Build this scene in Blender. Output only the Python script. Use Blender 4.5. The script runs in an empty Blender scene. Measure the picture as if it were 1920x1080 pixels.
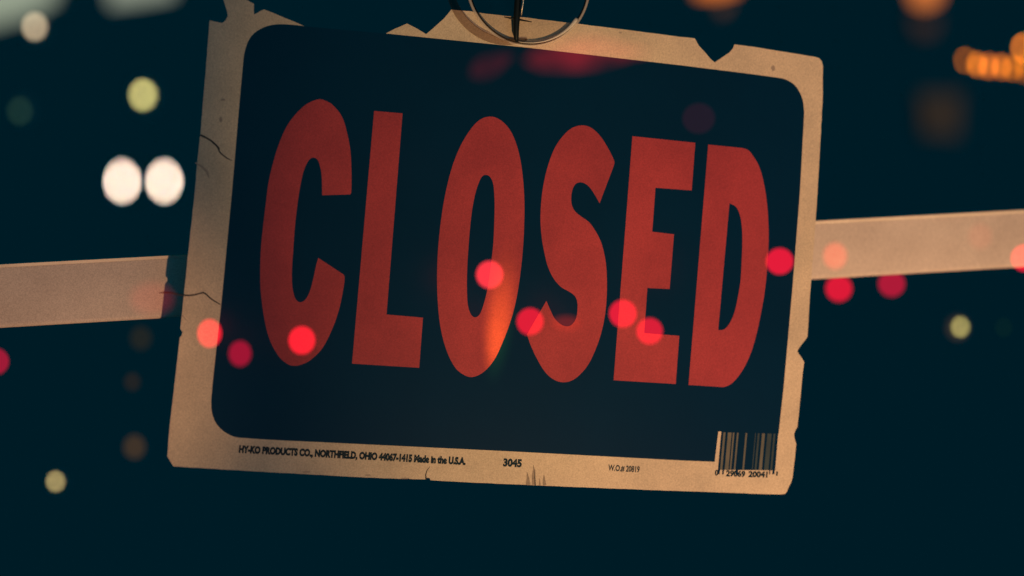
import bpy, bmesh, math, random
from mathutils import Vector, Matrix
from mathutils.geometry import tessellate_polygon

random.seed(7)
sc = bpy.context.scene
C = sc.collection

# ------------------------------------------------------------------ camera
FPX = 2667.0                      # 50 mm lens, in pixels of a 1920 wide frame
CAMZ = 1.5
FOC = 0.680                       # distance of the sign
APR = 0.0105                      # aperture radius
def ray(px, py):
    return Vector(((px - 960) / FPX, 1.0, -(py - 540) / FPX))
CAM = Vector((0, 0, CAMZ))
def at(px, py, d):
    return CAM + ray(px, py) * d

cd = bpy.data.cameras.new('camera'); cam = bpy.data.objects.new('camera', cd); C.objects.link(cam)
cam.location = CAM; cam.rotation_euler = (math.radians(90), 0, 0)
cd.lens = 50; cd.sensor_width = 36; cd.clip_start = 0.01; cd.clip_end = 500
cd.dof.use_dof = True; cd.dof.focus_distance = FOC
cd.dof.aperture_fstop = (cd.lens / 1000) / (2 * APR)
cd.dof.aperture_ratio = 1.12
sc.camera = cam

# ------------------------------------------------------------------ materials
def new_mat(name):
    m = bpy.data.materials.new(name); m.use_nodes = True
    nt = m.node_tree; nt.nodes.clear()
    out = nt.nodes.new('ShaderNodeOutputMaterial')
    return m, nt, out
def mottled(name, col, col2, scale, rough=0.6, fine=0.0, spec=0.3, bump=0.0, bscale=400, fine_scale=2600, ior=1.45):
    """a surface whose own colour wanders between col and col2 (dirt, age), with a fine paper-like tooth"""
    m, nt, out = new_mat(name)
    N, L = nt.nodes, nt.links
    b = N.new('ShaderNodeBsdfPrincipled'); L.new(b.outputs[0], out.inputs[0])
    b.inputs['Roughness'].default_value = rough
    b.inputs['IOR'].default_value = ior
    b.inputs['Specular IOR Level'].default_value = spec
    tc = N.new('ShaderNodeTexCoord')
    n1 = N.new('ShaderNodeTexNoise'); n1.inputs['Scale'].default_value = scale; n1.inputs['Detail'].default_value = 6
    n1.inputs['Roughness'].default_value = 0.6
    L.new(tc.outputs['Object'], n1.inputs['Vector'])
    rp = N.new('ShaderNodeValToRGB'); L.new(n1.outputs['Fac'], rp.inputs[0])
    rp.color_ramp.elements[0].position = 0.33; rp.color_ramp.elements[1].position = 0.62
    rp.color_ramp.elements[0].color = (*col2, 1); rp.color_ramp.elements[1].color = (*col, 1)
    colour = rp.outputs[0]
    if fine:
        n2 = N.new('ShaderNodeTexNoise'); n2.inputs['Scale'].default_value = fine_scale; n2.inputs['Detail'].default_value = 2
        L.new(tc.outputs['Object'], n2.inputs['Vector'])
        mr = N.new('ShaderNodeMapRange'); L.new(n2.outputs['Fac'], mr.inputs[0])
        mr.inputs[1].default_value = 0.3; mr.inputs[2].default_value = 0.7
        mr.inputs[3].default_value = 1 - fine; mr.inputs[4].default_value = 1 + fine
        mx = N.new('ShaderNodeVectorMath'); mx.operation = 'SCALE'
        L.new(colour, mx.inputs[0]); L.new(mr.outputs[0], mx.inputs['Scale'])
        colour = mx.outputs[0]
    L.new(colour, b.inputs['Base Color'])
    if bump:
        n3 = N.new('ShaderNodeTexNoise'); n3.inputs['Scale'].default_value = bscale
        L.new(tc.outputs['Object'], n3.inputs['Vector'])
        bp = N.new('ShaderNodeBump'); bp.inputs['Strength'].default_value = bump; bp.inputs['Distance'].default_value = 0.001
        L.new(n3.outputs['Fac'], bp.inputs['Height']); L.new(bp.outputs[0], b.inputs['Normal'])
    return m
def emit(name, col, strength=1.0):
    m, nt, out = new_mat(name)
    e = nt.nodes.new('ShaderNodeEmission'); e.inputs[0].default_value = (*col, 1); e.inputs[1].default_value = strength
    nt.links.new(e.outputs[0], out.inputs[0]); return m
def clear_glow(name, col, strength, mottle=0.0, tint=(1, 1, 1)):
    """clear glow for the red reflections: shines and lets what is behind it through"""
    m, nt, out = new_mat(name)
    N, L = nt.nodes, nt.links
    e = N.new('ShaderNodeEmission'); e.inputs[0].default_value = (*col, 1); e.inputs[1].default_value = strength
    t = N.new('ShaderNodeBsdfTransparent'); a = N.new('ShaderNodeAddShader'); t.inputs[0].default_value = (*tint, 1)
    L.new(e.outputs[0], a.inputs[0]); L.new(t.outputs[0], a.inputs[1]); L.new(a.outputs[0], out.inputs[0])
    if mottle:
        tc = N.new('ShaderNodeTexCoord'); n = N.new('ShaderNodeTexNoise'); n.inputs['Scale'].default_value = mottle
        L.new(tc.outputs['Object'], n.inputs['Vector'])
        mr = N.new('ShaderNodeMapRange'); mr.inputs[1].default_value = .38; mr.inputs[2].default_value = .6
        mr.inputs[3].default_value = strength * .25; mr.inputs[4].default_value = strength * 1.3
        L.new(n.outputs['Fac'], mr.inputs[0]); L.new(mr.outputs[0], e.inputs[1])
    return m
def srgb(r, g, b):
    f = lambda c: (c / 255 / 12.92) if c <= 10 else ((c / 255 + .055) / 1.055) ** 2.4
    return (f(r), f(g), f(b))

M = {}
M['border'] = mottled('aged_white_plastic', (.80, .67, .48), (.62, .53, .39), 26, .55, fine=.15, fine_scale=1500, spec=.25, bump=.15, bscale=60)
M['ink'] = mottled('dark_blue_black_ink', (.001, .018, .050), (.001, .015, .042), 14, .25, spec=.5, ior=1.45)
M['red'] = mottled('red_ink', (.46, .057, .066), (.35, .043, .053), 26, .42, fine=.15, spec=.4, fine_scale=1500)
M['print'] = mottled('black_print', (.006, .030, .050), (.006, .024, .04), 60, .6, spec=.2)
M['crack'] = mottled('crack_dirt', (.04, .05, .06), (.08, .07, .07), 300, .8, spec=.1)
M['smear'] = mottled('grime', (.40, .33, .25), (.28, .24, .19), 900, .8, spec=.1)
M['spot'] = mottled('faint_spot', (.46, .38, .30), (.40, .34, .28), 900, .8, spec=.1)
M['stripe_a'] = mottled('stripe_light', (.62, .54, .45), (.5, .44, .36), 100, .6, fine=.1)
M['stripe_b'] = mottled('stripe_mid', (.16, .16, .13), (.12, .13, .11), 100, .6)
M['stripe_c'] = mottled('stripe_dim', (.045, .075, .085), (.035, .06, .075), 100, .6)
M['rail'] = mottled('worn_cream_paint', (.80, .70, .60), (.66, .57, .49), 16, .55, fine=.15, fine_scale=1500, spec=.08, bump=.1, bscale=80)
M['edge_light'] = mottled('painted_edge_highlight', (.88, .80, .66), (.74, .66, .54), 40, .4, fine=.1, spec=.4)
M['mount'] = mottled('grey_metal', (.42, .42, .42), (.38, .38, .38), 30, .7, spec=.1)
M['hook'] = mottled('black_rubber', (.005, .012, .016), (.004, .01, .014), 90, .5, spec=.3)
M['wire'] = mottled('grey_wire', (.25, .22, .2), (.2, .2, .2), 200, .5)
def metal(name, col, rough):
    m, nt, out = new_mat(name); b = nt.nodes.new('ShaderNodeBsdfPrincipled')
    b.inputs['Base Color'].default_value = (*col, 1); b.inputs['Metallic'].default_value = 1; b.inputs['Roughness'].default_value = rough
    n = nt.nodes.new('ShaderNodeTexNoise'); n.inputs['Scale'].default_value = 500
    bp = nt.nodes.new('ShaderNodeBump'); bp.inputs['Strength'].default_value = .3; bp.inputs['Distance'].default_value = .0005
    nt.links.new(n.outputs[0], bp.inputs['Height']); nt.links.new(bp.outputs[0], b.inputs['Normal'])
    nt.links.new(b.outputs[0], out.inputs[0]); return m
M['glint_metal'] = metal('bright_glint_metal', (.85, .8, .68), .3)
def clear(name, tint, gloss, rough):
    m, nt, out = new_mat(name); N, L = nt.nodes, nt.links
    t = N.new('ShaderNodeBsdfTransparent'); t.inputs[0].default_value = (*tint, 1)
    g = N.new('ShaderNodeBsdfGlossy'); g.inputs['Roughness'].default_value = rough; g.inputs[0].default_value = (.9, .9, .85, 1)
    lw = N.new('ShaderNodeLayerWeight'); lw.inputs[0].default_value = gloss
    mx = N.new('ShaderNodeMixShader'); L.new(lw.outputs['Facing'], mx.inputs[0])
    L.new(t.outputs[0], mx.inputs[1]); L.new(g.outputs[0], mx.inputs[2]); L.new(mx.outputs[0], out.inputs[0]); return m
M['added_nylon'] = clear('added_clear_nylon', (.96, .96, .96), .02, .3)
M['cup'] = clear('clear_vinyl', (.90, .88, .86), .06, .25)
M['cup_shade'] = clear('cup_shadow_tint', (.70, .63, .60), .03, .5)
def milky(name, col, a):
    m, nt, out = new_mat(name); b = nt.nodes.new('ShaderNodeBsdfPrincipled'); nt.links.new(b.outputs[0], out.inputs[0])
    b.inputs['Base Color'].default_value = (*col, 1); b.inputs['Roughness'].default_value = .25; b.inputs['Alpha'].default_value = a
    return m
M['milky'] = milky('milky_vinyl', (.85, .78, .66), .32)
M['rim_shine'] = milky('painted_rim_shine', (.95, .92, .80), .7)
M['cup_rim'] = clear('vinyl_edge', (.40, .37, .34), .12, .3)

# ------------------------------------------------------------------ object helpers
def tag(o, label=None, cat=None, group=None, kind=None):
    if label: o['label'] = label
    if cat: o['category'] = cat
    if group: o['group'] = group
    if kind: o['kind'] = kind
    return o
def thing(name, loc, label, cat, group=None):
    o = bpy.data.objects.new(name, None); o.empty_display_size = .01; C.objects.link(o); o.location = loc
    return tag(o, label, cat, group)
def mesh(name, verts, faces, mat, parent=None, smooth=False, origin=None):
    org = Vector(origin) if origin is not None else (parent.matrix_world_loc if False else Vector((0, 0, 0)))
    me = bpy.data.meshes.new(name)
    me.from_pydata([tuple(Vector(v) - org) for v in verts], [], faces); me.update()
    bm = bmesh.new(); bm.from_mesh(me); bmesh.ops.recalc_face_normals(bm, faces=bm.faces); bm.to_mesh(me); bm.free()
    if mat: me.materials.append(mat)
    if smooth:
        for p in me.polygons: p.use_smooth = True
    o = bpy.data.objects.new(name, me); C.objects.link(o)
    o.location = org
    if parent is not None:
        o.parent = parent
        w = Vector((0, 0, 0)); q = parent
        while q is not None: w += q.location; q = q.parent
        o.location = org - w
    return o

# sign plane: turned a little away on its right side
YAW = math.radians(10.0)
NRM = Vector((math.sin(YAW), -math.cos(YAW), 0))     # towards the viewer (right side farther away)
P0 = at(930, 500, 0.680)
def on(px, py, h=0.0):
    """point on the sign's face (h metres proud of it) seen at a photo pixel"""
    r = ray(px, py); t = (P0 + NRM * h - CAM).dot(NRM) / r.dot(NRM)
    return CAM + r * t

def spline(pts, seg=5):
    """closed Catmull-Rom through (x, y) points; (x, y, 'c') is a corner"""
    n = len(pts); out = []
    for i in range(n):
        p1, p2 = pts[i], pts[(i + 1) % n]
        a, b = Vector(p1[:2]), Vector(p2[:2])
        c1, c2 = len(p1) > 2, len(p2) > 2
        if c1 and c2: out.append(a); continue
        p0, p3 = Vector(pts[i - 1][:2]), Vector(pts[(i + 2) % n][:2])
        m1 = (b - a) * 1.0 if c1 else (b - p0) * .5
        m2 = (b - a) * 1.0 if c2 else (p3 - a) * .5
        la = (b - a).length
        if not c1: m1 = m1.normalized() * la
        if not c2: m2 = m2.normalized() * la
        for k in range(seg):
            t = k / seg
            out.append((2*t**3 - 3*t**2 + 1) * a + (t**3 - 2*t**2 + t) * m1 + (-2*t**3 + 3*t**2) * b + (t**3 - t**2) * m2)
    return [(p.x, p.y) for p in out]
def corners(pts): return [(x, y, 'c') for x, y in pts]

def plate(name, loops, h0, h1, mat, parent, edge_mat=None):
    """flat piece between heights h0 and h1 over the sign plane, outer loop and holes in photo pixels"""
    vs, fs = [], []
    base = []
    for lp in loops:
        base.append(len(vs)); vs += [on(x, y, h1) for x, y in lp]
    n = len(vs)
    tri = tessellate_polygon([[Vector((x, -y, 0)) for x, y in lp] for lp in loops])
    fs += [tuple(t) for t in tri]
    # back face: same outline pushed back along the normal
    vs += [v - NRM * (h1 - h0) for v in vs[:n]]
    fs += [tuple(i + n for i in reversed(t)) for t in tri]
    for b, lp in zip(base, loops):
        m = len(lp)
        for i in range(m):
            j = (i + 1) % m
            fs.append((b + i, b + j, b + j + n, b + i + n))
    o = mesh(name, vs, fs, mat, parent, origin=on(930, 500))
    return o

def ribbon(name, pts, widths, h, mat, parent):
    out_l, out_r = [], []
    for i, p in enumerate(pts):
        a = Vector(pts[max(i - 1, 0)]); b = Vector(pts[min(i + 1, len(pts) - 1)])
        d = (b - a).normalized(); nrm = Vector((-d.y, d.x)); w = widths[i] / 2
        out_l.append((p[0] + nrm.x * w, p[1] + nrm.y * w)); out_r.append((p[0] - nrm.x * w, p[1] - nrm.y * w))
    return plate(name, [out_l + out_r[::-1]], h - .00003, h, mat, parent)

# ------------------------------------------------------------------ the sign
T = 0.0008
sign = thing('closed_sign', on(930, 500), 'tilted torn-edged CLOSED sign, red letters on black with a dirty white border', 'sign')

outer = [(393, 38), (405, 41), (417, 43), (423, 38), (427, 30), (426, 22), (423, 13), (419, 0), (414, -14), (430, -22), (452, -12), (463, 0), (476, 7), (476, 27),
         (483, 24), (489, 20), (495, 17.5), (512, 24), (533, 33), (553, 41), (572, 49.5), (620, 57), (670, 61), (721, 64), (740, 54), (763, 44), (781, 53), (799, 64),
         (812, 53), (822, 44), (832, 35), (839, 27), (846, 18), (862, 19.5), (882, 21), (900, 24), (925, 27), (950, 30), (990, 33), (1010, 36), (1045, 40), (1080, 44), (1110, 48), (1160, 54),
         (1210, 60.5), (1260, 67), (1303, 72), (1310, 85), (1322, 98), (1332, 110), (1340, 117), (1352, 109), (1368, 98), (1374, 91), (1377, 83), (1400, 86), (1430, 90.5), (1485, 99.5),
         (1528, 106.5), (1536, 109), (1541, 115), (1543, 123), (1542.5, 187), (1538, 270), (1533, 360), (1527, 450), (1519, 550), (1514, 632), (1508, 640), (1500, 650), (1495, 658), (1499, 665), (1504, 672),
         (1508, 679), (1505, 700), (1502, 735), (1498, 775), (1495, 801), (1491, 808), (1489, 814), (1490, 823), (1493, 832), (1491, 855), (1486, 896), (1483, 906), (1479, 913), (1476, 921), (1472, 926),
         (1466, 927), (1420, 926), (1280, 921), (1150, 916), (1002, 910), (900, 905.5), (815, 901), (807, 900.5), (806, 897), (801, 895.5), (798, 899), (720, 897), (640, 893), (480, 884), (325, 874.5), (319, 865), (313.5, 855),
         (318, 800), (327, 720), (333, 670), (337, 633), (341, 628), (342, 622), (338, 617), (345, 550), (353, 473), (365, 361), (370, 300), (376, 248), (384, 150)]
# a slightly ragged edge between the traced points
rag = []
for i, (x, y) in enumerate(outer):
    x2, y2 = outer[(i + 1) % len(outer)]
    L_ = math.hypot(x2 - x, y2 - y); k = max(1, int(L_ / 11))
    for j in range(k):
        t = j / k; a = .28 if j else 0
        rag.append((x + (x2 - x) * t + random.uniform(-a, a), y + (y2 - y) * t + random.uniform(-a, a)))
plate('backing_board', [rag], -T, 0, M['border'], sign)

panel = spline(corners([(572, 49.3)]) + [(547, 46.5), (517, 46), (493, 52), (473, 66), (462, 86), (456.5, 112)] +
               corners([(435, 360), (415, 570), (399, 715)]) + [(396, 757), (399, 780), (409, 799), (426, 813), (447, 820.5)] +
               corners([(640, 831), (960, 846.5), (1280, 863.5), (1340, 866), (1347, 809), (1460, 813), (1470, 720), (1486, 540), (1500, 360), (1508, 212)]) +
               [(1505, 187), (1494, 164), (1480, 152.5), (1463, 146.5)] + corners([(1280, 123), (993, 90), (723, 63)]))
plate('black_panel', [panel], 0, .0001, M['ink'], sign)

LET = {}
LET['C'] = [[(598, 186), (612, 189.5), (624, 197), (641, 218.5), (651, 250), (657, 283), (659, 324), (658.6, 360), (657, 364.5, 'c'), (604, 366, 'c'),
             (603, 329), (600, 312), (595.5, 300), (588, 295.5), (580, 299), (571.5, 315), (565.5, 336), (559.5, 370), (554.6, 408.6), (551.7, 440), (549.8, 469), (547.4, 505),
             (547.9, 536), (552, 555.5), (557, 564), (564, 566.5), (572.7, 561.5), (581, 546), (588, 519.5), (593, 496), (596.7, 483.5, 'c'), (644, 514.5, 'c'), (646, 519), (645, 534), (636.5, 577),
             (624.5, 613), (605, 652), (583.5, 674), (566.7, 683), (552, 686), (538, 682), (521, 666), (504, 632.5), (494.5, 591.6), (489, 548), (487.7, 512), (489, 469), (491.5, 440),
             (498, 384.6), (504, 339), (516, 291), (528, 257), (540, 233), (557, 211), (576, 194.5)]]
LET['L'] = [corners([(701.4, 208), (754.8, 212.4), (724.7, 589.6), (793, 595.6), (786, 689.7), (660, 681.8)])]
LET['O'] = [[(919.5, 218.5), (937.6, 224.5), (954.4, 241), (966.4, 265), (976, 301), (981.4, 344.4), (983.3, 383), (982.8, 421), (981, 460), (976, 510.5), (969, 556), (959, 597), (942, 643),
             (925.5, 676.6), (906, 698), (886, 707), (870, 703), (853, 688.6), (836.5, 655), (825.6, 611.6), (820.5, 561), (819.5, 515), (821.5, 465), (828, 404.6), (836.5, 356.4), (848.5, 310.7),
             (863, 274.6), (880, 245.7), (899, 225)],
            [(911, 327.8), (918.3, 331), (924.3, 343), (926.7, 363.7), (927.4, 392.5), (925, 455), (921, 491), (913.5, 544), (906, 573), (899, 590), (890.6, 595), (883.4, 590), (877.4, 573),
             (875.5, 544), (876, 503), (878.6, 460), (882, 421), (885.8, 390), (891.8, 361), (899, 339.6), (905, 330)]]
LET['S'] = [[(1090.7, 235), (1107.6, 239), (1124.4, 253.7), (1138.8, 275.4), (1150.9, 299.4), (1152, 306), (1149.7, 314, 'c'), (1124.4, 381, 'c'), (1114.8, 364.4), (1105, 350.5), (1095.5, 343.5),
             (1087, 341.8), (1078.7, 345.5), (1072.7, 358.4), (1071, 374), (1072.7, 386), (1079, 397), (1090.7, 406.5), (1105, 417), (1117, 434), (1126.8, 453.5), (1133.5, 478.7), (1136.8, 501), (1138, 532.6),
             (1136.4, 573.5), (1130.4, 612), (1119.6, 648), (1102.7, 684), (1083.5, 706), (1069, 714.8), (1054.6, 716.7), (1040, 712.6), (1023, 698.6), (1006.5, 672), (994.4, 645.7), (988, 627, 'c'),
             (1024.5, 564, 'c'), (1031.7, 580.7), (1040, 597), (1052, 608.4), (1064, 612), (1073, 608), (1080, 597), (1082.8, 580), (1082, 563.9), (1077, 554), (1066.6, 546.5), (1052, 538), (1037.8, 521.7),
             (1027, 499), (1021, 474.8), (1016, 447), (1013.4, 412.5), (1015, 376.4), (1019.7, 342.7), (1028, 309), (1040, 277.8), (1054.6, 256), (1071.5, 240.5)]]
LET['E'] = [corners([(1185.8, 255.3), (1303.8, 267.7), (1297, 357), (1229, 352), (1223, 434.5), (1263.8, 439.3), (1255.6, 541.9), (1213.8, 540), (1208, 624.4), (1273.7, 629.7), (1267, 720), (1150.5, 713)])]
LET['D'] = [[(1328, 271, 'c'), (1392, 277.5, 'c'), (1403, 281.5), (1414.4, 295.6), (1423.8, 313), (1432, 342), (1438, 380), (1441, 424.4), (1441, 460), (1439, 495.5), (1435.6, 533), (1430, 571),
             (1419, 624.4), (1408, 662), (1394.4, 691), (1381, 710), (1370, 720.5), (1357, 726, 'c'), (1291, 721.8, 'c')],
            [(1367.8, 381, 'c'), (1379, 386.7), (1385.6, 397.8), (1390, 415.6), (1392, 444.4), (1391, 482), (1388.5, 526.7), (1383, 560), (1376.7, 586.7), (1367.8, 606.7), (1359, 616.7), (1352, 619), (1346.7, 618.4, 'c')]]
for ch in 'CLOSED':
    o = plate('letter', [spline(l) for l in LET[ch]], .0001, .0002, M['red'], sign)
    o['label'] = 'red capital letter ' + ch

# small printing -----------------------------------------------------------
def text(body, x0, y0, x1, y1, cap, mat, name='printed_text', bold=.03, label=None):
    """text whose baseline runs from (x0, y0) to (x1, y1) in photo pixels with capitals cap pixels tall"""
    cu = bpy.data.curves.new('t', 'FONT'); cu.body = body; cu.size = 1; cu.offset = bold; cu.resolution_u = 3
    tmp = bpy.data.objects.new('t', cu); C.objects.link(tmp)
    me = bpy.data.meshes.new_from_object(tmp)
    bpy.data.objects.remove(tmp); bpy.data.curves.remove(cu)
    xs = [v.co.x for v in me.vertices]; a, b = min(xs), max(xs)
    verts = []
    for v in me.vertices:
        t = (v.co.x - a) / (b - a); s = v.co.y / .68 * cap
        verts.append(on(x0 + (x1 - x0) * t + s * .085, y0 + (y1 - y0) * t - s, .00006))
    faces = [tuple(p.vertices) for p in me.polygons]
    bpy.data.meshes.remove(me)
    o = mesh(name, verts, faces, mat, sign, origin=on(930, 500))
    if label: o['label'] = label
    return o
text('HY-KO PRODUCTS CO., NORTHFIELD, OHIO 44067-1415 Made in the U.S.A.', 447.5, 848, 873, 871, 12, M['print'], bold=.07, label='small black maker line along the bottom border')
text('3045', 943, 873.5, 978, 875.5, 13, M['print'], bold=.055, label='small black number 3045')
text('W.O.# 20819', 1140, 882, 1199, 885.5, 10.5, M['print'], bold=.03, label='small black work order number')

# barcode
def bx(x, y):                      # slant of the barcode block
    return x - (y - 810) * .088
plate('barcode', [[(bx(1352.5, 809.5), 809.5), (bx(1459.5, 812.5), 812.5), (1453.5, 882), (bx(1352.5, 882), 881)]], 0, .00012, M['ink'], sign)
bar = None
guards = [(1352.5, 1356.3), (1361, 1364), (1398 - 12, 1396.5 - 6), (1449, 1451), (1455, 1459)]
for a, b in guards:
    plate('guard_bar', [[(bx(a, 880), 880.5), (bx(b, 880), 880.5), (bx(b, 890), 889.5), (bx(a, 890), 889.5)]], 0, .00009, M['ink'], sign)
for a, b, m in [(1356.4, 1360.5, 'stripe_b'), (1365, 1372, 'stripe_b'), (1374.2, 1377.2, 'stripe_a'), (1382, 1385, 'stripe_a'), (1398, 1401.2, 'stripe_a'), (1416, 1417.5, 'stripe_c'),
                (1421, 1424.5, 'stripe_c'), (1429, 1434.5, 'stripe_b'), (1439, 1447, 'stripe_c'), (1450.5, 1454, 'stripe_c')]:
    plate('light_stripe', [[(bx(a, 810), 810.5 + (a - 1352) * .028), (bx(b, 810), 810.5 + (b - 1352) * .028), (bx(b, 881), 881.5), (bx(a, 881), 881)]], .00012, .00016,
          {'stripe_a': M['stripe_b'], 'stripe_b': M['stripe_b'], 'stripe_c': M['stripe_c']}[m] if (a, m) != (1374.2, 'stripe_a') else M['stripe_b'], sign)
text('0', 1340, 891, 1346.5, 891.2, 9.5, M['print'], bold=.05)
text('29069', 1361, 892.5, 1397, 894, 10, M['print'], bold=.05)
text('20041', 1403, 894, 1439, 895, 10, M['print'], bold=.05)
text('1', 1455, 892, 1458, 892.2, 8, M['print'], bold=.0)

# cracks, nicks and grime on the border
ribbon('crack', [(375.5, 253), (386, 258), (396, 264), (405, 272), (410, 278), (411, 284), (418, 291), (426, 297), (435, 301)], [3.6, 3.2, 3, 3.6, 4, 2.6, 2.4, 2.2, .8], .00005, M['crack'], sign)
ribbon('crack', [(345, 553.5), (355, 554), (366, 552.5), (375, 550), (381, 548.5), (387, 552), (394, 559), (402, 564.5), (413, 571)], [3.2, 2.8, 2.6, 2.6, 3.4, 2.6, 2.6, 2.4, 1.6], .00005, M['crack'], sign)
ribbon('crack', [(342, 591), (346, 597), (352, 602)], [1.6, 1.3, .6], .00005, M['spot'], sign)
ribbon('crack', [(366, 305), (378, 312), (388, 322), (392, 334)], [2.2, 4, 5, 2], .00003, M['spot'], sign)
ribbon('crack', [(799, 899), (798, 891), (800, 883), (806, 875)], [3, 2, 1.6, .6], .00005, M['crack'], sign)
for pts, w in [(((1001, 909), (1000, 893), (1001, 882), (1000, 872)), (7, 5.5, 4, .8)), (((990, 909), (990, 897), (988, 885)), (9, 5, .8)), (((1021, 910), (1020, 900), (1020, 890)), (7, 5, .8)), (((1012, 910), (1012, 903), (1011, 896)), (3, 2.4, .6))]:
    ribbon('grime_streak', pts, w, .00004, M['smear'], sign)
ribbon('grime_streak', [(1003.5, 910), (1003, 895), (1003, 880)], [2, 1.8, .6], .00007, M['crack'], sign)
for x, y, rx, ry in [(418, 187, 5, 2.2), (1163, 61, 3.2, 2), (1450, 128, 4, 6), (414, 224, 3, 6), (575, 885, 8, 1.5), (760, 897, 9, 1.3), (690, 891, 6, 1.3)]:
    pts = [(x + rx * math.cos(a) * random.uniform(.75, 1.1), y + ry * math.sin(a) * random.uniform(.75, 1.1)) for a in [k * math.tau / 14 for k in range(14)]]
    plate('stain', [pts], 0, .00004, M['spot'], sign)

# a loose dark thread sticking out of the cracked edge
tv = []; tf = []
tp = [on(346, 553.5, .0004), on(335, 552.5, .0012), on(322, 549.5, .0012), on(309, 548.5, .001), on(298, 549, .0008)]
tr = [.00022, .0003, .00034, .00045, .00012]
def tube(pts, rads, n=10, cap=True):
    vs, fs = [], []
    for i, p in enumerate(pts):
        a = pts[max(i - 1, 0)]; b = pts[min(i + 1, len(pts) - 1)]
        d = (b - a).normalized(); u = d.orthogonal().normalized(); v = d.cross(u)
        if i and (u.dot(lu) < 0): u = -u
        if i:
            u = (lu - d * lu.dot(d)).normalized(); v = d.cross(u)
        lu = u
        for k in range(n):
            an = k * math.tau / n
            vs.append(p + (u * math.cos(an) + v * math.sin(an)) * rads[i])
    for i in range(len(pts) - 1):
        for k in range(n):
            fs.append((i*n + k, i*n + (k+1) % n, (i+1)*n + (k+1) % n, (i+1)*n + k))
    if cap:
        fs.append(tuple(range(n))[::-1]); fs.append(tuple((len(pts)-1)*n + k for k in range(n)))
    return vs, fs
v_, f_ = tube(tp, tr)
th = mesh('loose_thread', v_, f_, M['crack'], origin=tp[0], smooth=True)
tag(th, 'short dark thread poking out from the cracked left edge across the gap to the rail', 'thread')

# ------------------------------------------------------------------ suction cup that holds the sign
cc = on(991, -30, .0012)
cup = thing('suction_cup', cc, 'clear round suction cup with a black hook over the top edge of the sign', 'suction cup')
U = Vector((math.cos(YAW), -math.sin(YAW), 0)); V = Vector((0, 0, 1))
if U.dot(NRM) > 1e-6 or True: U = V.cross(NRM).normalized() * 1.0
px_m = .680 / FPX
def lathe(name, prof, mat, n=96):
    """profile of (radius, height along the normal) turned round the cup's axis"""
    vs, fs = [], []
    for r, h in prof:
        for k in range(n):
            a = k * math.tau / n
            vs.append(cc + (U * math.cos(a) + V * math.sin(a)) * r + NRM * h)
    for i in range(len(prof) - 1):
        for k in range(n):
            fs.append((i*n + k, i*n + (k+1) % n, (i+1)*n + (k+1) % n, (i+1)*n + k))
    return mesh(name, vs, fs, mat, cup, smooth=True, origin=cc)
R = 113 * px_m
lathe('cup_dish', [(R*.97, .0005), (R*.85, .0012), (R*.6, .0006), (R*.35, -.0015), (R*.15, -.004), (.0001, -.005)], M['cup'])
def ring(rad, tr_, h, mat, name):
    prof = []
    for k in range(13):
        a = k * math.tau / 12
        prof.append((rad + tr_ * math.cos(a), h + tr_ * math.sin(a)))
    return lathe(name, prof, mat)
ring(R, .00042, .0005, M['cup_rim'], 'cup_rim')
ring(R * 1.03, .0007, .0002, M['milky'], 'cup_edge')  # pale rim ring; its milky colour also carries the rim's highlight
def onh(x, y, h): return on(x, y, h)
# the cup's shadow on the sign, built as a brown see-through arc
vs, fs = [], []
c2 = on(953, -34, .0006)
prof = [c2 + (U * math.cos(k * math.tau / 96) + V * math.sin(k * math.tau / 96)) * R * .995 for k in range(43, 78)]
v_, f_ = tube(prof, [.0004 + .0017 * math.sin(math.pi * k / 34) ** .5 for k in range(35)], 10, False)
mesh('cup_shadow_arc', v_, f_, M['cup_shade'], cup, smooth=True, origin=cc)
# highlight on the rim, built as an added pale arc at the lower right
prof = [cc + NRM * .001 + (U * math.cos(math.radians(a)) + V * math.sin(math.radians(a))) * R * .985 for a in range(-100, -33, 2)]
v_, f_ = tube(prof, [.00012 + .00095 * (k / 33) ** 1.6 * (1 if k < 33 else .5) for k in range(34)], 10)
mesh('rim_highlight', v_, f_, M['rim_shine'], cup, smooth=True, origin=cc)
v_, f_ = tube([onh(975, -40, .006), onh(971, 0, .0055), onh(969, 30, .005), onh(968, 52, .0045), onh(968, 70, .004), onh(969, 79, .0035)], [.0016, .0016, .0016, .0014, .0012, .0006], 16)
mesh('hook', v_, f_, M['hook'], cup, smooth=True, origin=cc)
v_, f_ = tube([onh(945, 31.5, .0042), onh(960, 34.5, .0042), onh(975, 37, .0042), onh(997, 41, .0042)], [.0002, .0005, .0005, .0002], 8)
mesh('cross_pin', v_, f_, M['hook'], cup, smooth=True, origin=cc)
v_, f_ = tube([onh(985, -30, .0125), onh(982, -4, .0115), onh(979.5, 12, .0105), onh(977.5, 29, .0095)], [.00045, .00045, .00042, .0003], 8)
mesh('glint_wire', v_, f_, M['glint_metal'], cup, smooth=True, origin=cc)  # wire shaped to carry the bright glint beside the hook

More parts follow.
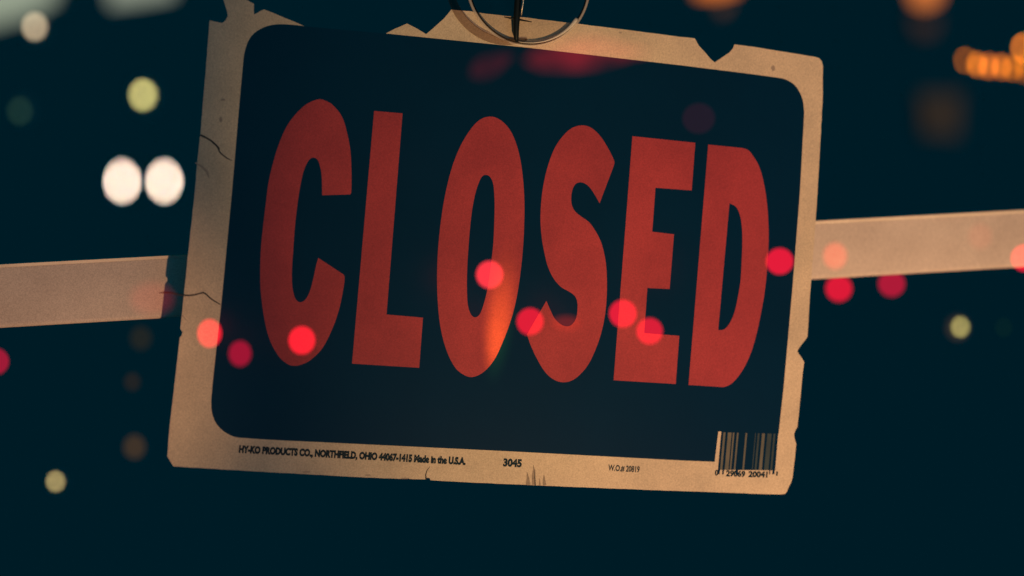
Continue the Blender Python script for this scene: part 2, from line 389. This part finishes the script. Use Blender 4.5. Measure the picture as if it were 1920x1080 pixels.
# ------------------------------------------------------------------ rail behind the sign
a0, a1 = at(0, 495, .673), at(1920, 393, .755)
b0, b1 = at(0, 615, .673), at(1920, 500.5, .755)
da, db = a1 - a0, b1 - b0
tl, trr = a0 - da * .5, a1 + da * .5
bl, brr = b0 - db * .5, b1 + db * .5
back = Vector((da.y, -da.x, 0)).normalized(); back = back if back.y > 0 else -back
TH = .014
rv = [tl, trr, brr, bl] + [p + back * TH for p in (tl, trr, brr, bl)]
rail = mesh('metal_rail', rv, [(0, 1, 2, 3), (4, 7, 6, 5), (0, 4, 5, 1), (3, 2, 6, 7), (0, 3, 7, 4), (1, 5, 6, 2)], M['rail'], origin=(tl + brr) / 2)
tag(rail, 'pale cream painted rail running level behind the sign', 'rail')
bv = rail.modifiers.new('bevel', 'BEVEL'); bv.width = .0022; bv.segments = 4
for p in rail.data.polygons: p.use_smooth = True

# highlight along the rail's upper edge, put into an added pale strip leaning forward
up = Vector((0, 0, 1))
def strip(p, q, hgt, out_):
    vs = []
    for e in (p, q):
        vs += [e - back * .0004 + up * .0002, e - back * (.0004 + out_) - up * .0003, e - back * .0004 - up * hgt]
    return vs, [(0, 1, 4, 3), (1, 2, 5, 4), (2, 0, 3, 5), (0, 2, 1), (3, 4, 5)]
v_, f_ = strip(tl, trr, .0017, .0009)
mesh('edge_highlight', v_, f_, M['edge_light'], rail, origin=(tl + brr) / 2)
# ------------------------------------------------------------------ lamps in the dark
def ellipsoid(c, rx, ry, rz, nu=32, nv=16):
    vs, fs = [], []
    for i in range(nv + 1):
        th_ = math.pi * i / nv
        for k in range(nu):
            a = k * math.tau / nu
            vs.append(c + Vector((rx * math.sin(th_) * math.cos(a), ry * math.sin(th_) * math.sin(a), rz * math.cos(th_))))
    for i in range(nv):
        for k in range(nu):
            fs.append((i*nu + k, i*nu + (k+1) % nu, (i+1)*nu + (k+1) % nu, (i+1)*nu + k))
    return vs, fs
def blur_px(d): return FPX * APR * abs(1 / FOC - 1 / d)
def depth_for(Rp, far=True):
    q = 1 / FOC - Rp / (FPX * APR) if far else 1 / FOC + Rp / (FPX * APR)
    return 1 / max(q, 1 / 30.0)

# red reflections, built as added glowing bulbs on threads in front of the sign
RED_G = 'small round red reflections'
def red_reflection(px, py, rx, ry, col, d, label, strength=1.0, mottle=0, group=RED_G, wire=True):
    b = blur_px(d)
    c = at(px, py, d)
    e = max(rx - b * .35, rx * .5) * d / FPX, max(ry - b * .35, ry * .5) * d / FPX
    o = thing('red_reflection', c, label, 'light', group)
    m = clear_glow('red_reflection_glow', col, strength * .5, mottle, (1, 1, 1))
    v, f = ellipsoid(c, e[0], e[0], e[1])
    mesh('bulb', v, f, m, o, smooth=True, origin=c)
    if wire:  # adds the thread to the red reflection
        top = c + Vector((0, 0, e[1]))
        v, f = tube([top, Vector((top.x, top.y, CAMZ + d * 640 / FPX))], [.00003, .00003], 4, False)
        mesh('added_thread', v, f, M['added_nylon'], o, origin=c)
    return o
DF = .602
red_reflection(393, 625, 24, 28, (.95, .010, .022), DF, 'red reflection half over the left white border and half over the black panel')
red_reflection(450, 663, 23, 26, (.34, .0, .018), DF - .02, 'dim dark red reflection on the black panel just left of the bottom of letter C')
red_reflection(566, 638, 26.5, 28, (.95, .004, .022), DF, 'bright red reflection on the bottom curve of letter C')
red_reflection(918, 515, 27, 27.5, (1.0, .030, .045), DF, 'brightest pinkish red reflection inside the letter O')
red_reflection(994, 603, 27, 27, (.74, .0, .018), DF, 'red reflection between the letters O and S at the tip of the S')
red_reflection(1168, 588, 27.5, 27.5, (.78, .0, .020), DF, 'red reflection on the left side of the E stem, next to the S')
red_reflection(1218, 621, 26.5, 26.5, (.70, .0, .018), DF, 'red reflection in the lower notch of the letter E')
red_reflection(1462, 490, 27, 26.5, (.78, .0, .022), DF, 'red reflection between the letter D and the right white border')
red_reflection(1566, 480, 24, 27, (.42, .010, .006), DF - .03, 'soft pink reflection on the rail beside the right edge of the sign')
red_reflection(1838, 443, 24, 27, (.07, .0, .0), DF - .04, 'very faint pink reflection on the rail near the right end of the picture')
red_reflection(1922, 484, 27, 27, (.78, .0, .020), DF, 'red reflection cut by the right edge of the picture below the rail')
red_reflection(-10, 678, 27, 27, (.34, .0, .018), DF, 'dark red reflection cut by the left edge of the picture under the rail')
red_reflection(1310, 222, 32, 30, (.014, .0005, .0035), DF, 'barely visible purple reflection on the black panel above the letter E')
red_reflection(1062, 606, 30, 16, (.13, .004, .001), DF - .04, 'faint red glow in the lower bowl of letter S')
red_reflection(285, 560, 44, 34, (.085, .0, .001), DF - .08, 'wide faint red glow at the left rail end beside the sign')
# two more of them hang behind the rail
def red_far(px, py, r, col, label):
    red_reflection(px, py, r, r, col, .84, label)
red_far(1573, 541, 27, (.72, .0, .020), 'red light half hidden under the rail close to the sign')
red_far(1672, 532, 27, (.42, .0, .020), 'darker red light half hidden under the rail, right of the other one')

# wide red reflection over the top of the sign, built as added glowing tubes
def red_tube(pts, col, st, d, label):
    P = [at(x, y, d) for x, y, r in pts]; Rr = [r * d / FPX for x, y, r in pts]
    o = thing('red_reflection_tube', P[0], label, 'lamp')
    m = clear_glow('red_smear_glow', col, st * .5, 90)
    v, f = tube(P, Rr, 24)
    mesh('glow_tube', v, f, m, o, smooth=True, origin=P[0])
    return o
red_tube([(985, 114, 2), (1010, 110, 18), (1045, 106, 24), (1080, 102, 28), (1120, 99, 27), (1155, 98, 17), (1190, 98, 7), (1220, 98, 1)], (.15, .003, .006), 1.0, .46,
         'long blurry red glow under the suction cup along the top of the black panel')
red_tube([(882, 140, 3), (892, 134, 15), (908, 128, 20), (930, 118, 16), (950, 108, 8), (965, 102, 2)], (.040, .001, .003), 1.0, .49,
         'short dim red glow left of the long one under the suction cup')

# small lamps far behind the sign
def far_lamp(name, cat, px, py, rx, ry, col, label, group=None, q=.26, d=None, mount=True):
    d = d or depth_for(rx)
    b = FPX * APR * abs(1 / FOC - 1 / d) / 1.0
    k = d / FPX
    c = at(px, py, d)
    o = thing(name, c, label, cat, group)
    ex = max(q * rx, 1.2, (rx - b) * 1.0); ez = max(q * rx, (ry - b * 1.06)) 
    cov = (ex * ez) / (max(b, rx * .6) ** 2)
    st = 1 / min(cov, 1)
    col = tuple(max(c_ - t_, 0) for c_, t_ in zip(col, (0, .0105, .018)))      # the dusk air behind shows too
    m = emit('lamp_glow', col, st)
    v, f = ellipsoid(c, ex * k, ex * k * .5, ez * k, 24, 12)
    mesh('bulb', v, f, m, o, smooth=True, origin=c)
    if mount:
        hs = []
        n = 40; prof = [(ex * 1.15, .15), (rx * .45, .25), (rx * .8, .6), (rx * .85, .9), (rx * .5, 1.3), (0.02, 1.5)]
        vs, fs = [], []
        for r, h in prof:
            for i in range(n):
                a = i * math.tau / n
                vs.append(c + Vector((r * k * math.cos(a), h * rx * k, r * k * math.sin(a) * ry / rx)))
        for i in range(len(prof) - 1):
            for j in range(n):
                fs.append((i*n + j, i*n + (j+1) % n, (i+1)*n + (j+1) % n, (i+1)*n + j))
        mesh('reflector', vs, fs, M['mount'], o, smooth=True, origin=c)
    return o
S_G = 'small round lamps in the dark'
far_lamp('round_lamp', 'lamp', 65, 50, 27, 33, srgb(160, 143, 118), 'cream egg-shaped lamp in front of the pale panel in the upper left corner', S_G)
far_lamp('round_lamp', 'lamp', 268, 178, 30, 32, srgb(178, 170, 108), 'yellow-green round lamp above the two bright headlights', S_G)
far_lamp('round_lamp', 'lamp', 37, 208, 27, 31, srgb(20, 46, 46), 'dim grey-green round lamp at the left under the cream one', S_G)
far_lamp('round_lamp', 'lamp', 104, 903, 20, 19.5, srgb(145, 130, 88), 'small tan round lamp low at the left below the rail', S_G)
far_lamp('round_lamp', 'lamp', 1801, 613, 20, 20, srgb(138, 130, 80), 'small olive round lamp low at the right below the rail', S_G)
far_lamp('round_lamp', 'lamp', 1882, 614, 18, 20, srgb(4, 32, 38), 'hardly visible round lamp right of the small olive one', S_G, mount=False)
far_lamp('round_lamp', 'lamp', 252, 838, 22, 27, srgb(58, 50, 44), 'lowest of three faint brown lamps in a column left of the sign', S_G, q=.5, mount=False)
far_lamp('round_lamp', 'lamp', 248, 716, 17, 19, srgb(30, 36, 40), 'middle one of three faint brown lamps in a column left of the sign', S_G, q=.5, mount=False)
far_lamp('round_lamp', 'lamp', 264, 634, 22, 24, srgb(30, 38, 40), 'topmost of three faint brown lamps in a column left of the sign', S_G, q=.5, mount=False)

# headlights
hd = 30.0
hc = at(268, 340, hd)
hl = thing('headlight_pair', hc, 'pair of very bright white headlights facing the camera left of the sign', 'headlights')
k = hd / FPX
for x in (229, 308):
    c = at(x, 340, hd)
    v, f = ellipsoid(c, 5 * k, 3 * k, 11 * k, 32, 16)
    lens = mesh('headlight', v, f, emit('headlight_white', (1.0, .80, .63), 28), hl, smooth=True, origin=c)
    prof = [(7, 13, -.02), (15, 22, .25), (20, 28, .5), (18, 26, .9)]
    vs, fs = [], []
    for a_, b_, h in prof:
        for i in range(40):
            an = i * math.tau / 40; vs.append(c + Vector((a_ * k * math.cos(an), h, b_ * k * math.sin(an))))
    for i in range(len(prof) - 1):
        for j in range(40): fs.append((i*40 + j, i*40 + (j+1) % 40, (i+1)*40 + (j+1) % 40, (i+1)*40 + j))
    mesh('headlight_bowl', vs, fs, M['mount'], lens, smooth=True, origin=c)

# orange lamps
O_G = 'orange lamps in a row at the upper right'
oc = srgb(190, 100, 44)
for px, py, rx, ry, cc_, lab in [
    (1810, 113, 26, 30, srgb(108, 62, 34), 'first orange lamp from the left in the upper right row, dim and soft'),
    (1832, 121, 23, 33, srgb(180, 98, 44), 'second orange lamp from the left in the upper right row'),
    (1854, 124, 23, 34, srgb(182, 96, 46), 'third orange lamp from the left in the upper right row'),
    (1878, 125, 23, 34, srgb(175, 94, 44), 'fourth orange lamp from the left in the upper right row'),
    (1898, 128, 24, 33, srgb(140, 78, 38), 'fifth orange lamp from the left in the upper right row, dimmer than the fourth'),
    (1921, 126, 23, 40, srgb(165, 90, 40), 'orange lamp at the right end of the upper right row, at the picture edge'),
    (1920, 90, 29, 33, srgb(176, 98, 44), 'orange lamp standing above the right end of the row, at the picture edge')]:
    far_lamp('orange_lamp', 'lamp', px, py, rx, ry, cc_, lab, O_G, mount=False, q=.18)
def panel_lamp(name, cat, poly, d, col, st, label, mot=None, parts=True):
    c0 = sum((at(x, y, d) for x, y in poly), Vector()) / len(poly)
    o = thing(name, c0, label, cat)
    th_ = .02 * d
    def prism(pts, y0, y1):
        n = len(pts); vs = [p + Vector((0, y0, 0)) for p in pts] + [p + Vector((0, y1, 0)) for p in pts]
        fs = [tuple(range(n))[::-1], tuple(range(n, 2*n))] + [(i, (i+1) % n, (i+1) % n + n, i + n) for i in range(n)]
        return vs, fs
    P = [at(x, y, d) for x, y in poly]
    v, f = prism(P, 0, th_ * .3)
    mesh('diffuser', v, f, emit('diffuser_glow', col, st), o, origin=c0)
    Q = [c0 + (p - c0) * 1.04 for p in P]
    v, f = prism(Q, th_ * .31, th_)
    mesh('casing', v, f, M['mount'], o, origin=c0)
    return o
panel_lamp('ceiling_light', 'ceiling light', [(-90, -70), (112, -70), (100, -5), (55, 22), (0, 38), (-90, 60)], 6.0, srgb(148, 158, 138), 1.0, 'pale green-white lit panel filling the upper left corner')
panel_lamp('ceiling_light', 'ceiling light', [(200, -70), (330, -70), (322, -14), (262, -3), (205, 4)], 6.0, srgb(150, 158, 140), 1.0, 'pale lit panel cut by the top edge, right of the corner one')
panel_lamp('street_lamp', 'lamp', [(1712, -60), (1768, -60), (1762, -4), (1738, 6), (1714, -4)], 6.0, srgb(232, 128, 60), 1.15, 'large soft orange lamp at the top edge of the picture on the right')
panel_lamp('street_lamp', 'lamp', [(1712, 30), (1762, 30), (1755, 60), (1725, 62)], 6.0, srgb(60, 44, 40), .9, 'dim brown glow just below the large soft orange lamp')
panel_lamp('street_lamp', 'lamp', [(1300, -60), (1395, -60), (1388, -22), (1350, -10), (1306, -14)], 3.2, srgb(232, 122, 48), 1.1, 'orange lamp cut by the top edge above the heart-shaped notch of the sign')
panel_lamp('street_lamp', 'lamp', [(1345, 5), (1376, 0), (1368, 18), (1352, 22)], 2.4, srgb(80, 56, 46), 1.0, 'dim brown end of the orange lamp above the heart-shaped notch')
panel_lamp('wall_glow', 'lamp', [(1728, 175), (1805, 175), (1800, 255), (1735, 250)], 5.0, srgb(50, 42, 36), .9, 'faint brown square glow below the orange row on the right')

# ------------------------------------------------------------------ light
w = bpy.data.worlds.new('World'); sc.world = w; w.use_nodes = True
nt = w.node_tree; nt.nodes.clear(); N, L = nt.nodes, nt.links
out = N.new('ShaderNodeOutputWorld'); bg = N.new('ShaderNodeBackground'); L.new(bg.outputs[0], out.inputs[0])
tc = N.new('ShaderNodeTexCoord'); sp = N.new('ShaderNodeSeparateXYZ'); L.new(tc.outputs['Generated'], sp.inputs[0])
# added teal glow opposite the sign lifts the black panel's sheen, night elsewhere
dp = N.new('ShaderNodeVectorMath'); dp.operation = 'DOT_PRODUCT'; L.new(tc.outputs['Generated'], dp.inputs[0])
dp.inputs[1].default_value = Vector((math.sin(2 * YAW), -math.cos(2 * YAW), .01)).normalized()
mr = N.new('ShaderNodeMapRange'); mr.interpolation_type = 'SMOOTHSTEP'; mr.inputs[1].default_value = .80; mr.inputs[2].default_value = .93
mr.inputs[3].default_value = 1.0; mr.inputs[4].default_value = 13.0; L.new(dp.outputs['Value'], mr.inputs[0])
bg.inputs[0].default_value = (.0, .0110, .0185, 1); L.new(mr.outputs[0], bg.inputs[1])

def spot(name, loc, target, power, col, size, blend, radius):
    d = bpy.data.lights.new(name, 'SPOT'); d.energy = power; d.color = col; d.spot_size = math.radians(size); d.spot_blend = blend
    d.shadow_soft_size = radius
    o = bpy.data.objects.new(name, d); C.objects.link(o); o.location = loc
    o.rotation_euler = (Vector(target) - Vector(loc)).to_track_quat('-Z', 'Y').to_euler(); return o
LP = (.19, -.08, .88)
spot('unseen_spot', LP, on(1880, 500), 38.5, (1, .55, .28), 51, 1.0, .010)
spot('unseen_spot', LP, at(95, 520, .69), 21, (1, .52, .26), 10.5, 1.0, .008)  # second cone from the same point, added to brighten the rail's left end
spot('warm_fill', LP, on(925, 420), 5.5, (1, .70, .12), 16, 1.0, .01)  # added cone that warms the letter O
spot('orange_streak_lamp', on(905, 1040, .028), on(936, 610), 2.7, (1, .74, .07), 8, 1.0, .003)

# ------------------------------------------------------------------ render settings
sc.render.engine = 'CYCLES'
sc.view_settings.view_transform = 'Standard'; sc.view_settings.look = 'None'
sc.view_settings.exposure = 0; sc.view_settings.gamma = 1
cy = sc.cycles
cy.use_denoising = True
try: cy.denoiser = 'OPENIMAGEDENOISE'
except Exception: pass
cy.use_adaptive_sampling = False
cy.max_bounces = 6; cy.transparent_max_bounces = 24
cy.sample_clamp_indirect = 3
